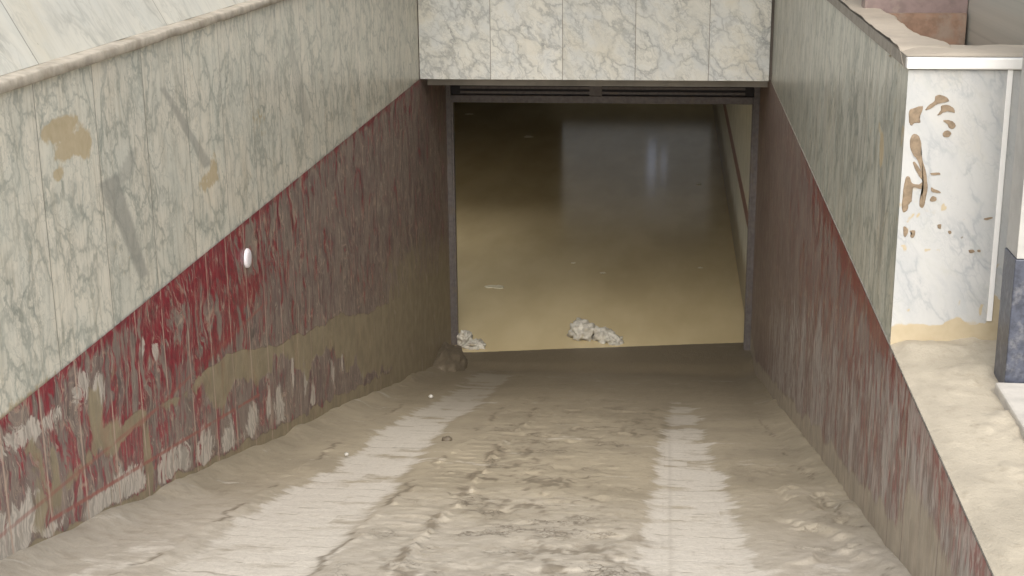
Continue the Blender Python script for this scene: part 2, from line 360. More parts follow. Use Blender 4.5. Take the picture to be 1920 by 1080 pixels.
def water_mat():
    s = NT('muddy_water'); P = s.pos(); x, y, z = s.sep(P)
    n = s.noise(s.comb(s.math('MULTIPLY', x, 1.), s.math('MULTIPLY', y, .35), 0.), 1.3, 4, .55)
    col = s.mix(s.ss(n, .3, .7), (.68, .565, .34), (.57, .465, .27))
    sc = s.ss(s.noise(s.vm('ADD', P, (3., 0., 0.)), 9., 5, .7), .66, .74)
    col = s.mix(s.math('MULTIPLY', sc, .5), col, (.55, .50, .36))
    s.b.inputs['IOR'].default_value = 1.33
    rip = s.noise(s.comb(s.math('MULTIPLY', x, 2.2), s.math('MULTIPLY', y, .9), 0.), 1.5, 3, .5)
    s.bump(rip, .10, .012)
    return s.fin(col, .15)
M_WATER = water_mat()

# ------------------------------------------------------------------ the ramp floor (real ruts, lumps and treads)
def ramp_feats(x, y):
    d = np.clip((y-3.)/9, 0, 1)
    # wheel tracks: left (pale), right (pale)
    lc = np.interp(y, [3.9, 5.4, 6.4, 7.8, 9.5, 12], [-1.33, -1.38, -1.37, -1.47, -1.43, -1.48])
    lw = np.interp(y, [4, 5.4, 6.4, 12], [.255, .245, .19, .165])
    lt = sst(lw-np.abs(x-lc-.0*(y-4)), -.05, .07)*np.clip(1.2-.05*(y-4), 0, 1)
    rc = .115+0*y; rw = np.interp(y, [4, 6, 7.5, 10.5], [.21, .19, .145, .09])
    rt = sst(rw-np.abs(x-rc), -.05, .07)*np.clip(1.15-.06*(y-4), 0, 1)
    nm = fbm(x, y, 3, 2, 60, 4)
    lt = lt*sst(12.6-y, 0, 1); rt = rt*sst(10.4-y, 0, 1)
    return lt, rt, nm
def ramp_fn(x, y):
    z = floor_z(x, y)
    lt, rt, nm = ramp_feats(x, y)
    tr = np.maximum(lt, rt)
    fade = sst(12.5-y, 0, .8)*.8+.2*sst(13.6-y, 0, 1)
    off = y > 2.1
    base = .018*(fbm(x, y, 2.2, 1.2, 5, 3)-.5)
    # churned strip between the wheels: prints and clods
    chn = sst(.42-np.abs(x+.52+.015*(y-4)), -.12, .12)
    c1 = fbm(x, y, 9, 6, 11, 4, .6)
    # footprints: round pits
    pit = sst(vnoise(x*8+3, y*5, 21), .62, .85)
    rg = 1-np.abs(2*fbm(x, y, 13, 9, 12, 4, .6)-1)
    lump = chn*(.012*(c1-.45)+.009*(rg-.75)-.010*pit)
    rid = 0
    for (xs_, sd, w_) in RUTS:
        amp = w_*.8; xx = np.interp(y, RY, xs_)+.13*(fbm(y, 0*y, 6, 1, sd, 4, .7)-.5)+.022
        rid = rid+amp*np.exp(-((x-xx)/.02)**2)*(sst(fbm(x, y, 16, 9, sd+5, 4), .47, .60)-.3*sst(fbm(x, y, 14, 8, sd+7, 3), .5, .6))
    # tread teeth left beside the tracks
    teeth = .004*sst(np.sin(y*42+4*vnoise(x*3, y*2, 44)), .2, .9)*sst(.12-np.abs(x+.93), -.03, .05)*sst(fbm(x, y, 2, 2, 47, 2), .4, .6)
    fine = .006*(fbm(x, y, 28, 22, 71, 3)-.5)
    cross = .003*(fbm(x, y, 2.5, 11, 77, 3)-.5)*tr
    edge = .05*np.exp(-((x-XL)/.10)**2)*(.4+fbm(x, y, 4, 3, 81, 3))+.045*np.exp(-((x-XR)/.09)**2)*(.3+fbm(x, y, 4, 3, 83, 3))
    # flakes of sediment by the right wall near the camera
    fl = .03*sst(fbm(x, y, 5, 3.5, 91, 4), .5, .62)*np.exp(-((x-.60)/.13)**2)*sst(7.5-y, 0, 1.5)
    return x, y, z+np.where(off, fade*(base*(1-.6*tr)+lump*sst(11.5-y, 0, 3)+rid*sst(9.5-y, 0, 1)+teeth*sst(9-y, 0, 1)+fine*(1-.6*tr)+cross+fl)+edge*sst(13-y, 0, .6)-.018*tr, 0)
RY = [4, 5, 6, 7.5, 9, 12]
RUTS = (([-1.10, -1.12, -1.10, -1.09, -1.06, -1.05], 31, .012), ([-.86, -.865, -.868, -.87, -.87, -.87], 33, .020), ([-1.66, -1.68, -1.70, -1.73, -1.76, -1.8], 35, .008),
        ([.69, .70, .67, .62, .6, .55], 37, .006))
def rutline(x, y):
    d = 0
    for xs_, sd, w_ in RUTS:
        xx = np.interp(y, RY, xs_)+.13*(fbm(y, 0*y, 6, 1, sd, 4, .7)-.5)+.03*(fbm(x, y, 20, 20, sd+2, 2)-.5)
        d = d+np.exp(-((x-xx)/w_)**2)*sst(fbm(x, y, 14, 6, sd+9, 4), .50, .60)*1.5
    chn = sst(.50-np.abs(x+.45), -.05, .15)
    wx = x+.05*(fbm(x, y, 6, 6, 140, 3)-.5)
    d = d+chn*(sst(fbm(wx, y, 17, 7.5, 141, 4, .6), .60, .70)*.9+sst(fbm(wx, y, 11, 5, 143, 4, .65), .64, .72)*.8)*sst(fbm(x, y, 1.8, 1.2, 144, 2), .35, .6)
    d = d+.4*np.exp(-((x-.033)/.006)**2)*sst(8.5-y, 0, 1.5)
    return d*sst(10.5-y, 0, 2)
def ramp_attr(uu, vv, x, y, z):
    lt, rt, nm = ramp_feats(x, y)
    base = floor_z(x, y)
    hgt = z-base
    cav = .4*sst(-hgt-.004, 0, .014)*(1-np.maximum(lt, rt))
    wet_shade = sst(y+1.2*(fbm(x, y, 1.5, .7, 99, 3)-.5), 7.0, 11.0)*.8+.25*sst(y, 11.6, 12.4)  # darkening towards the gate paints in the shade there, partly wetter mud
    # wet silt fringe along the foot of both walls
    wet_shade = np.maximum(wet_shade, .35*np.exp(-((x-XL)/.16)**2))
    bright = sst(fbm(x, y, 4, 3, 120, 3), .60, .70)*sst(5.2-y, 0, 1.)
    chn = sst(.48-np.abs(x+.52+.015*(y-4)), -.12, .12)+.35*sst(.2-np.abs(x-.55), -.1, .1)
    return {'track': np.clip(np.maximum(lt, rt)*(.74+.5*fbm(x, y, 2.5, 1.6, 130, 4))+.7*bright, 0, 1), 'wet_shade': wet_shade, 'cav': np.clip(cav+rutline(x, y), 0, 1), 'churn': np.clip(chn, 0, 1)*sst(12-y, 0, 3)}
ys = np.concatenate([np.arange(2.0, 3.4, .05), np.arange(3.4, 7.2, .0125), np.arange(7.2, 13.2, .02), np.arange(13.2, 16, .1)])
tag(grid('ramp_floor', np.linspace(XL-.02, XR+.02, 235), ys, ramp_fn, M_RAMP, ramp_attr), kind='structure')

# ------------------------------------------------------------------ flood water
tag(grid('flood_water', np.linspace(-10, XR, 60), np.linspace(12.2, 36, 120), lambda u, v: (u, v, WATER+0*u), M_WATER), kind='structure')

# ------------------------------------------------------------------ left wall
def lwall_attr(uu, vv, x, y, z):
    def blob(yc, zc, ry, rz): return np.exp(-(((y-yc)/ry)**2+((z-zc)/rz)**2)**1.5)
    mud = .9*blob(4.60, .79, .17, .045)+.8*blob(4.66, .71, .15, .04)+.7*blob(4.80, .70, .07, .07)+.75*blob(4.56, .64, .06, .03)
    mud = mud+.62*blob(6.10, .30, .16, .06)+.55*blob(6.2, .37, .06, .07)+.42*blob(6.9, .45, .2, .1)
    mud = mud*(.75+.5*fbm(y, z, 10, 30, 3, 3))
    mud = mud+.55*np.exp(-z/.06)*sst(5.0-y, 0, .9)                                    # silt line by the near corner
    mud = mud+.33*sst(fbm(y, z, 3, 5, 8, 4), .62, .75)
    # long grey scrapes
    def scrape(y0, z0, y1, z1, w0, w1):
        t = np.clip((z0-z)/(z0-z1), 0, 1); yc = y0+(y1-y0)*t
        return sst((w0+(w1-w0)*t)-np.abs(y-yc)+.02*(fbm(y, z, 12, 12, 6, 2)-.5), -.012, .012)*(z < z0+.0)*(z > z1)
    g = scrape(4.98, .545, 5.26, .085, .09, .045)+scrape(5.62, .78, 6.12, .36, .03, .055)*.9+.5*scrape(7.6, .75, 7.9, .25, .06, .10)+.6*scrape(5.25, .60, 5.1, .50, .05, .09)
    return {'mud': mud, 'grey': np.clip(g, 0, 1)}
LW = empty('retaining_wall', (XL, 7, 0), 'long marble wall with dark red lower half on the left of the ramp', 'wall')
boxes('wall_core', [(XL-.4, XL-.012, 1.0, YL+.3, -3.6, .96), (XL-.2, XL-.012, YL+.3, YG+.05, -3.6, -.11)], M_CORE, LW)
grid('marble_cladding', np.arange(1.5, YL+.01, .02), np.arange(-.02, .975, .015), lambda u, v: (XL-.004, u, v), M_LMARBLE, lwall_attr, LW, flip=True)
def lred_attr(uu, vv, x, y, z):
    fz = floor_z(np.full_like(y, XL), y); h = z-fz                                   # height over the ramp
    def bl(yc, zc, ry, rz, a=1.): return a*np.exp(-(((y-yc)/ry)**2+((z-zc)/rz)**2)**1.4)
    wy = y+.06*(fbm(y, z, 6, 6, 12, 3)-.5)
    film = .50+.20*sst(y, 5.6, 8.5)+.10*sst(-z, 0.05, .9)+.12*sst(5.2-y, 0, .8)-.30*sst(z, -.06, -.002)
    for b in ((4.76, -.32, .09, .05), (4.9, -.44, .08, .08), (4.42, -.34, .06, .1), (5.5, -.08, .2, .06), (6.5, -.34, .3, .07), (5.55, -.32, .12, .05), (5.25, -.13, .25, .08), (6.1, -.12, .35, .1), (6.1, -.45, .3, .05)):
        film = film-bl(*b, .42)
    top = np.interp(y, [3.4, 3.9, 4.4, 4.7, 5.0, 5.5, 5.85, 6.2, 6.8, 7.5, 8.5, 9.5, 10.7, 12.9],
                       [-.16, -.18, -.30, -.34, -.39, -.48, -.49, -.55, -.71, -.85, -1.06, -1.32, -1.55, -1.9])
    n = fbm(y, z, 5, 5, 13, 4)-.5
    band = np.interp(y, [4.4, 5.2, 5.5, 6.2, 6.8, 7.5, 8.5, 9.5, 12], [.03, .06, .16, .20, .18, .26, .35, .5, 1.2])
    mud = 1.0*sst(top-z+.10*n, -.005, .02)*sst(z-(top-band)+.5*n, -.02, .14)
    mud = mud*np.interp(y, [4, 4.7, 5.3, 5.6], [.45, .62, .72, 1])
    mud = mud+.42*sst(5.6-y, 0, .8)*sst(fbm(y, z, 5, 4, 201, 4), .46, .60)*sst(-z, .06, .16)+bl(4.5, -.40, .30, .05, .45)+bl(4.15, -.30, .05, .16, .5)+bl(5.12, -.62, .055, .24, .85)+bl(4.66, -.25, .05, .12, .7)+bl(4.42, -.20, .04, .08, .5)+bl(4.9, -.42, .14, .04, .7)+bl(4.75, -.36, .12, .03, .5)+bl(4.3, -.30, .03, .12, .5)
    foot = sst(.045+.08*(fbm(y, z, 9, 2, 17, 3)-.5)+.02*(y-4)-h, -.02, .03)
    mud = np.maximum(mud, 1.15*foot)
    far = sst(y, 8.0, 11)
    mud = np.maximum(mud, (.30+.45*sst(1.6-h, 0, 1.0))*far)
    pale = 0*y
    for b in ((4.17, -.12, .10, .05), (4.02, -.09, .12, .05), (4.33, -.14, .06, .05), (4.55, -.12, .10, .07), (4.72, -.18, .06, .09), (5.3, -.22, .05, .05), (5.15, -.16, .05, .05),
              (4.2, -.52, .12, .05), (4.6, -.60, .13, .07), (4.85, -.63, .14, .09), (5.02, -.70, .07, .08), (5.3, -.76, .10, .12), (5.5, -.80, .12, .13), (5.8, -.86, .14, .13), (6.13, -.93, .13, .12), (6.5, -1.0, .14, .12),
              (3.95, -.40, .25, .12), (6.8, -1.02, .05, .10), (7.3, -1.0, .03, .12), (7.0, -1.12, .12, .15), (7.55, -1.15, .06, .12), (7.7, -1.32, .08, .12), (8.2, -1.35, .06, .12), (8.45, -1.33, .05, .1), (9.0, -1.6, .06, .12)):
        pale = pale+bl(*b, .62)
    pale = np.clip(pale*1.25, 0, .85)+.12*sst(5.6-y, 0, 1.)+.18*sst(top-z, 0, .1)*sst(8.6-y, 0, 2)
    return {'film': film, 'mud': mud, 'pale': pale*(1-foot)-.1}
def lred_fn(u, v):
    fz = floor_z(np.full_like(u, XL), u)-.15
    z = 0+(fz-0)*v
    return XL+.002+.003*0, u, z
grid('red_cladding', np.arange(2.0, 13.0, .016), np.linspace(0, 1, 150)**1.05, lred_fn, M_RED_L, lred_attr, LW)
# string course along the top of the marble and its own tilted coping slab
def mould():
    ysm = np.arange(1.5, YL, .04); prof = [(-.02, .968), (.017, .970), (.020, .974), (.020, 1.000), (.014, 1.006), (-.05, 1.010)]
    bm = bmesh.new(); rows = []
    for yy in ysm:
        rows.append([bm.verts.new((XL+px+.0018*(mnoise.noise((yy*6, k*3, 0))), yy, pz+.006*mnoise.noise((yy*5, k, 4)))) for k, (px, pz) in enumerate(prof)])
    for a, b in zip(rows, rows[1:]):
        for k in range(len(prof)-1): bm.faces.new((a[k], b[k], b[k+1], a[k+1]))
    me = bpy.data.meshes.new('moulding'); bm.to_mesh(me); bm.free()
    return keep(link_mesh('moulding', me, M_MOULD, smooth=True), LW)
mould()
ca = math.radians(62)
def slab(name, x0, z0, L, th, y0, y1, mat, parent):
    bm = bmesh.new(); d = Vector((-math.cos(ca), 0, math.sin(ca))); nn = Vector((-math.sin(ca), 0, -math.cos(ca)))
    a = Vector((x0, 0, z0)); q = [a, a+d*L, a+d*L+nn*th, a+nn*th]
    v0 = [bm.verts.new((p.x, y0, p.z)) for p in q]; v1 = [bm.verts.new((p.x, y1, p.z)) for p in q]
    for i in range(4): bm.faces.new((v0[i], v1[i], v1[(i+1) % 4], v0[(i+1) % 4]))
    bm.faces.new(v0[::-1]); bm.faces.new(v1)
    bmesh.ops.recalc_face_normals(bm, faces=bm.faces[:])
    me = bpy.data.meshes.new(name); bm.to_mesh(me); bm.free(); return keep(link_mesh(name, me, mat), parent)
slab('tilted_coping', XL-.035, 1.01, .9, .04, 1.5, YL, M_COPING, LW)

# round cover plate
def disc():
    bm = bmesh.new(); prof = [(.000, .016), (.030, .0155), (.042, .013), (.047, .008), (.048, 0)]
    n = 40; rings = []
    for r, h in prof:
        if r == 0: rings.append([bm.verts.new((h, 0, 0))]); continue
        rings.append([bm.verts.new((h, r*math.cos(2*math.pi*i/n), r*math.sin(2*math.pi*i/n))) for i in range(n)])
    for i in range(n): bm.faces.new((rings[0][0], rings[1][i], rings[1][(i+1) % n]))
    for a, b in zip(rings[1:], rings[2:]):
        for i in range(n): bm.faces.new((a[i], b[i], b[(i+1) % n], a[(i+1) % n]))
    bmesh.ops.recalc_face_normals(bm, faces=bm.faces[:])
    me = bpy.data.meshes.new('cover_plate'); bm.to_mesh(me); bm.free()
    o = link_mesh('cover_plate', me, M_PLASTIC, smooth=True); o.location = (XL+.004, 6.576, -.18); return o
tag(disc(), 'small round white cover plate fixed on the muddy red wall', 'cover plate')

# ------------------------------------------------------------------ right wall, ground beside it
RW = empty('retaining_wall', (XR, 7, 0), 'dark red and greenish marble wall streaked with mud on the right of the ramp', 'wall')
def rred_attr(uu, vv, x, y, z):
    fz = floor_z(np.full_like(y, XR), y); h = z-fz
    film = .58+.2*sst(y, 7, 10)-.42*sst(z, -.15, -.03)*sst(9.5-y, 0, 3)+.10*sst(-z, .3, 1.)
    lil = sst(1.15-h+.3*(fbm(y, z, 5, 2, 52, 3)-.5), 0, .6)
    pale = .60*lil*sst(12.2-y, 0, 2.5)+.18*sst(fbm(y, z, 4, 1, 53, 3), .5, .65)*lil
    mud = .95*sst(.17+.10*(fbm(y, z, 7, 2, 57, 3)-.5)-h, -.05, .05)
    mud = np.maximum(mud, .9*sst(4.75-y+.9*(-z-.2)+.4*(fbm(y, z, 4, 2, 59, 3)-.5), 0, .9)*sst(-z, .08, .3))
    mud = np.maximum(mud, .38*sst(y, 8, 12)*sst(1.3-h, 0, .8))
    return {'film': film, 'mud': mud, 'pale': pale}
def rred_fn(u, v):
    fz = floor_z(np.full_like(u, XR), u)-.15
    return XR-.002, u, fz*v
boxes('wall_core', [(XR+.0, XR+.09, 1.0, YG+.1, -3.6, -.001), (XR+.012, XR+.09, 4.93, YL, .001, .96)], M_CORE, RW)
grid('red_cladding', np.arange(2.0, 13.0, .016), np.linspace(0, 1, 150), rred_fn, M_RED_R, rred_attr, RW, flip=True)
def rmar_attr(uu, vv, x, y, z):
    def blob(yc, zc, ry, rz): return np.exp(-(((y-yc)/ry)**2+((z-zc)/rz)**2)**1.5)
    mud = .95*blob(5.42, .60, .06, .075)+.6*blob(5.50, .67, .035, .03)+.5*sst(5.02-y, 0, .05)*sst(fbm(y, z, 3, 7, 61, 3), .4, .55)*sst(z, .35, .45)*sst(.85-z, 0, .06)
    mud = mud+.36*sst(fbm(y, z, 12, 3, 63, 4), .58, .72)
    g = .9*sst(.03+.02*(z)-np.abs(y-5.33+.1*z), -.02, .02)*sst(z, .12, .2)*sst(.52-z, 0, .05)+.4*sst(y, 7.5, 10)
    return {'mud': mud, 'grey': np.clip(g, 0, 1)}
grid('marble_cladding', np.arange(4.912, YL+.01, .02), np.arange(-.006, .985, .015), lambda u, v: (XR+.004, u, v), M_RMARBLE, rmar_attr, RW)

# muddy level ground beside the ramp
def gnd_fn(u, v):
    x, y = u, v
    e = sst(x, XR, XR+.06)
    clump = .03*np.exp(-((y-4.86)/.10)**2)*fbm(x, y, 12, 12, 7, 4)
    l2 = .022*sst(fbm(x, y, 7, 5, 15, 4), .56, .72)*sst(x, .85, .95)
    rip = .006*(fbm(x, y, 30, 22, 23, 3)-.5)+.008*(fbm(x, y, 6, 3, 19, 3)-.5)
    return x, y, .004+e*(rip+l2*.6+clump)+.01*e
tag(grid('muddy_ground', np.concatenate([np.arange(XR+.001, 1.6, .012), np.arange(1.6, 4, .2)]), np.arange(2.0, 4.93, .014), gnd_fn, M_GROUND), kind='structure')
tag(boxes('street', [(-40, 40, -40, 2.02, -.3, -.004), (XR+.1, 40, 2.03, 40, -.3, -.006), (-40, XL-.42, 2.03, 11.85, -.3, -.006), (-40, -10.3, 11.86, 40, -.3, -.006)], M_STREET), kind='structure')

# ------------------------------------------------------------------ planter at the head of the right wall
PL = empty('planter', (.95, 5.1, 0), 'white marble clad planter with mud handprints on its end beside the ramp', 'planter')
YP = 4.912; XP = 1.20
boxes('hollow_back', [(XR+.115, XP+.05, 6.462, 6.495, .5, 1.0)], M_BROWN, PL)
boxes('planter_body', [(XR+.094, XP, YP+.006, 5.18, 0, .965), (XR-.003, XR+.093, YP+.022, YL, .962, 1.002), (XR+.094, XR+.11, 5.184, 7.6, 0, .965), (XR+.115, XP, 5.184, 6.46, 0, .80)], M_CORE, PL)
def end_attr(uu, vv, x, y, z):
    mud = 1.1*sst(.085+.09*(fbm(x, z, 9, 9, 3, 3)-.5)-z, -.02, .03)
    mud = mud+1.0*sst(x, 1.085, 1.12)*sst(.17+.1*fbm(x, z, 20, 12, 5, 3)-z, 0, .04)
    mud = mud+.5*sst(fbm(x, z, 26, 26, 9, 3), .70, .8)*sst(.75-z, 0, .3)+.33*np.exp(-((x-.82)/.05)**2)*np.exp(-((z-.60)/.2)**2)+.27*sst(.35-z, 0, .3)+.3*np.exp(-(((x-.89)/.05)**2+((z-.5)/.07)**2))
    return {'mud': mud, 'grey': 0*mud}
grid('end_slab', np.arange(XR+.002, XP+.001, .008), np.arange(0, .972, .012), lambda u, v: (u, YP, v), M_END, end_attr, PL)
boxes('edging_strip', [(1.094, 1.111, YP-.010, YP-.001, .10, .962)], M_WHITE, PL, .002)
boxes('cap_edging', [(XR-.006, XP-.05, YP-.018, YP+.02, .964, 1.002)], M_WHITE, PL, .005)
def cap_fn(u, v):
    # mud heaped on the cap, ragged towards the hollow
    x, y = u, v
    z = 1.004+.016*fbm(x, y, 8, 6, 41, 4)*sst(np.minimum(x-XR, np.minimum(y-YP, 9)), 0, .05)-.05*sst(y-(5.17+.05*fbm(x, y, 9, 9, 4, 2)+.08*sst(.92-x, 0, .1)), 0, .05)*(x > .0)
    return x, y, z
grid('mud_on_cap', np.arange(XR-.004, XP+.02, .009), np.arange(YP, 5.36, .009), cap_fn, M_CAPMUD, None, PL)
def side_fn(u, v):
    wdt = .135+.05*(fbm(u, 0*u, 3.2, 1, 43, 3)-.5)+.05*sst(5.45-u, 0, .2)
    x = XR-.005+wdt*np.clip(v/.8, 0, 1)
    z = 1.005+.018*fbm(x, u, 8, 6, 41, 4)+.003*np.sin(np.clip(v, 0, 1)*3.1)-.16*sst(v, .76, 1)*(.8+.4*fbm(u, v, 9, 3, 3, 2))
    z = z-.05*sst(5.12-u, 0, .16)
    return x, u, z
grid('mud_on_coping', np.arange(4.94, YL, .02), np.linspace(0, 1, 24), side_fn, M_CAPMUD, None, PL)
tag(boxes('planter_soil', [(XR+.112, XP+.04, 5.20, 6.455, .80, .86)], M_BROWN), 'brown soil lying low in the hollow of the planter', 'soil')
def smear(pts, zoff=.004):
    """mud smear on the end slab, outline in metres on the slab (x, z), domed a few mm"""
    bm = bmesh.new(); cx = sum(p[0] for p in pts)/len(pts); cz = sum(p[1] for p in pts)/len(pts)
    out = []; n = len(pts)
    for i in range(n):                                                              # rounded outline
        p0, p1, p2, p3 = pts[i-1], pts[i], pts[(i+1) % n], pts[(i+2) % n]
        for k in range(4):
            t = k/4
            q = [.5*((2*p1[j])+(-p0[j]+p2[j])*t+(2*p0[j]-5*p1[j]+4*p2[j]-p3[j])*t*t+(-p0[j]+3*p1[j]-3*p2[j]+p3[j])*t**3) for j in (0, 1)]
            out.append((q[0]+.0015*mnoise.noise((q[0]*150, q[1]*150, 1)), q[1]+.0015*mnoise.noise((q[0]*150, q[1]*150, 8))))
    a = [bm.verts.new((x, YP-.0005, z)) for x, z in out]
    b = [bm.verts.new((x+(cx-x)*.08, YP-zoff*.8, z+(cz-z)*.08)) for x, z in out]
    for i in range(len(a)): bm.faces.new((a[i], a[(i+1) % len(a)], b[(i+1) % len(a)], b[i]))
    f = bm.faces.new(b); bmesh.ops.triangulate(bm, faces=[f])
    bmesh.ops.recalc_face_normals(bm, faces=bm.faces[:])
    me = bpy.data.meshes.new('mud_smear'); bm.to_mesh(me); bm.free()
    return keep(link_mesh('mud_smear', me, M_SMEAR), PL)
def px2slab(x, y):
    d = Fv*2713.59+Rv*(x-960)+Uv*(540-y); t = (YP)/d.y
    return (d.x*t, 1.6+d.z*t)
def Z3(pts):  # zoom crop pixel (916x1080 of 280x330 at 1640,150)
    return [px2slab(1640+a/3.2714, 150+b/3.2727) for a, b in pts]
for pts in (
    [(310, 185), (330, 155), (365, 130), (372, 100), (400, 90), (440, 105), (455, 130), (420, 140), (380, 150), (345, 175)],
    [(385, 215), (405, 185), (410, 158), (450, 152), (485, 175), (492, 200), (455, 192), (420, 200), (400, 214)],
    [(418, 250), (450, 245), (480, 255), (497, 280), (480, 300), (455, 292), (445, 270)],
    [(418, 325), (445, 308), (470, 325), (455, 348), (425, 348)],
    [(212, 190), (240, 172), (295, 160), (288, 200), (275, 225), (280, 260), (245, 265), (225, 280), (212, 260)],
    [(225, 345), (245, 330), (272, 345), (286, 390), (284, 440), (300, 510), (318, 580), (325, 660), (318, 700), (300, 780), (275, 775), (280, 740), (298, 690), (300, 620), (290, 570), (262, 490), (232, 450), (215, 400)],
    [(235, 510), (250, 505), (285, 560), (300, 600), (290, 612), (255, 560)],
    [(190, 600), (215, 595), (228, 630), (270, 640), (300, 620), (290, 665), (240, 655), (228, 700), (225, 745), (205, 770), (200, 800), (170, 805), (172, 700)],
    [(345, 570), (395, 568), (398, 580), (350, 584)],
    [(345, 660), (365, 668), (395, 680), (405, 692), (375, 692), (350, 684)],
    [(340, 730), (355, 712), (378, 722), (375, 742), (345, 745)],
    [(176, 900), (195, 905), (205, 930), (190, 962), (178, 955)],
    [(215, 925), (245, 922), (248, 945), (235, 970), (218, 960), (228, 940)],
    [(452, 925), (468, 925), (470, 942), (455, 944)],
    [(668, 850), (715, 840), (722, 848), (680, 860)],
    [(575, 1045), (605, 1040), (612, 1056), (585, 1062)],
    [(630, 1042), (648, 1042), (648, 1056), (632, 1056)],
    [(385, 890), (405, 885), (408, 905), (390, 912)],
    ): smear(Z3(pts), .0035)

# partition and house wall behind the planter
tag(boxes('brown_partition', [(XR+.05, XP+.06, 6.50, 6.62, .4, 2.2)], plain('mauve_stone', (.27, .20, .185), .5, .25, 18., dirt=(.33, .27, .22)), None, .004), 'reddish brown stone panel standing behind the planter hollow', 'partition')
hw = boxes('house_wall', [(1.262, 4, 5.30, YL, 0, 2.7)], marble('house_marble', 'X', 5., -2., base=(.52, .50, .42), cool=(.44, .46, .40), vs=1.2, streak=.4, use_attr=False))
tag(hw, 'greenish streaked marble house wall rising behind the planter at the top right', 'wall')
hwm = boxes('wall_joint', [(1.2605, 1.264, 5.31, YL-.01, 1.10, 1.108), (1.2605, 1.264, 5.31, YL-.01, 1.30, 1.308)], plain('joint_grout', (.25, .22, .17), .7), hw) if False else None

# dark blue clad jamb and pale step at the right edge
JB = empty('granite_pillar', (1.3, 4.6, 0), 'pale pillar with a dark blue speckled granite foot at the right edge', 'pillar')
boxes('granite_cladding', [(1.062, 1.55, 4.445, 4.60, .008, .44)], M_BLUE, JB, .003)
boxes('marble_cladding', [(1.066, 1.55, 4.449, 4.60, .4415, 2.6)], plain('pillar_marble', (.44, .43, .40), .5, .2, 9.), JB, .002)
KB = boxes('kerb', [(1.03, 1.7, 2.6, 4.435, -.1, .045)], M_KERB, None, .008)
tag(KB, 'pale stone kerb at the foot of the dark blue pillar', 'kerb')

# ------------------------------------------------------------------ building over the ramp
LT = empty('lintel', (XL, YL, 0), 'pale veined marble slab lintel above the flooded opening', 'lintel')
boxes('marble_slabs', [(XL+.001, XR-.018, YL, YL+.03, 0, 2.7)], M_LINTEL, LT)
boxes('concrete_beam', [(XL-.3, XR+.3, YL+.033, YL+.35, .002, 2.7)], M_SOFFIT, LT)
tag(boxes('house', [(-12, XL-.42, 16, 36, 0, .35), (XR+.35, 12, YL+.01, 36, 0, 3), (XL-.21, XR+.34, YL+.36, 16, .12, 2.84), (XL-.41, XR+.34, 16.001, 36, .12, 2.84)], M_PLASTER), 'building standing over the flooded basement', 'building')

tag(boxes('shade_slab', [(-7, 7, 8.5, 11.9, 2.85, 3.1)], M_SOFFIT), 'unseen slab added to shade the lower part of the ramp', 'shade_slab')  # out of view, added to darken the ramp and walls near the gate

# basement shell
tag(boxes('basement_ceiling', [(XL-.2, XR+.4, YL+.36, 16, -.10, .10), (-10.3, XR+.4, 16, 36, -.10, .10)], M_CEIL), kind='structure')
def bwall_mat():
    s = NT('basement_wall_tiles'); P = s.pos(); x, y, z = s.sep(P)
    n = s.noise(P, 6., 5, .6); st = s.noise(s.comb(s.math('MULTIPLY', y, 5.), s.math('MULTIPLY', z, 1.5), 0.), 1., 4, .6)
    col = s.mix(s.ss(n, .35, .65), (.78, .76, .66), (.66, .65, .55))
    zs = s.math('ADD', z, s.math('MULTIPLY', s.math('SUBTRACT', n, .5), .03))
    b = s.math('MULTIPLY', s.ss(zs, -1.83, -1.80), s.ss(zs, -1.66, -1.63, 1., 0.))
    col = s.mix(s.math('MULTIPLY', b, .9), col, (.22, .08, .07))
    mz = s.math('ADD', z, s.math('MULTIPLY', s.math('SUBTRACT', st, .5), .5))
    col = s.mix(s.ss(mz, -2.42, -2.12, .9, 0.), col, (.30, .25, .16))
    return s.fin(col, .4)
tag(boxes('basement_wall', [(XR, XR+.3, YG+.12, 36, -3.6, -.104)], bwall_mat()), 'pale tiled wall with a dark red stripe beyond the gate on the right', 'wall')
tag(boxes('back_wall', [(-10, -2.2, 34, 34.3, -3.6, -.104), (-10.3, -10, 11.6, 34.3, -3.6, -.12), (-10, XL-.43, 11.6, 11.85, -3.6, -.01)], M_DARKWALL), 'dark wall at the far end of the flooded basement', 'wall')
# far wall, glow added in place of light on it; seen mostly by reflection
def glow_mat(name, col, e):
    s = NT(name); P = s.pos(); n = s.noise(P, 1.4, 4, .6)
    s.set(s.b.inputs['Emission Color'], s.mix(s.ss(n, .3, .7), col, tuple(.8*c for c in col))); s.b.inputs['Emission Strength'].default_value = e
    return s.fin((.3, .3, .3), .5)
GW = empty('glow_wall', (-.7, 28.6, WATER), 'grey wall far back in the flooded basement, given an added glow', 'screen')
boxes('glow_wall_base', [(-2.15, XR-.002, 28.5, 28.7, -3.4, -2.12)], M_DARKWALL, GW)
boxes('glow_panel', [(-2.15, XR-.002, 28.55, 28.6, -2.12, -.104)], glow_mat('far_wall_glow', (.80, .80, .78), .12), GW)
boxes('bright_slit', [(-.45, -.30, 28.51, 28.545, -1.75, -1.0), (-.18, -.08, 28.51, 28.545, -1.6, -1.15)], glow_mat('day_slit', (.75, .82, 1.), .32), GW)
boxes('glow_wall_side', [(-2.35, -2.15, 28.5, 34, -3.6, -.104)], M_DARKWALL, GW)

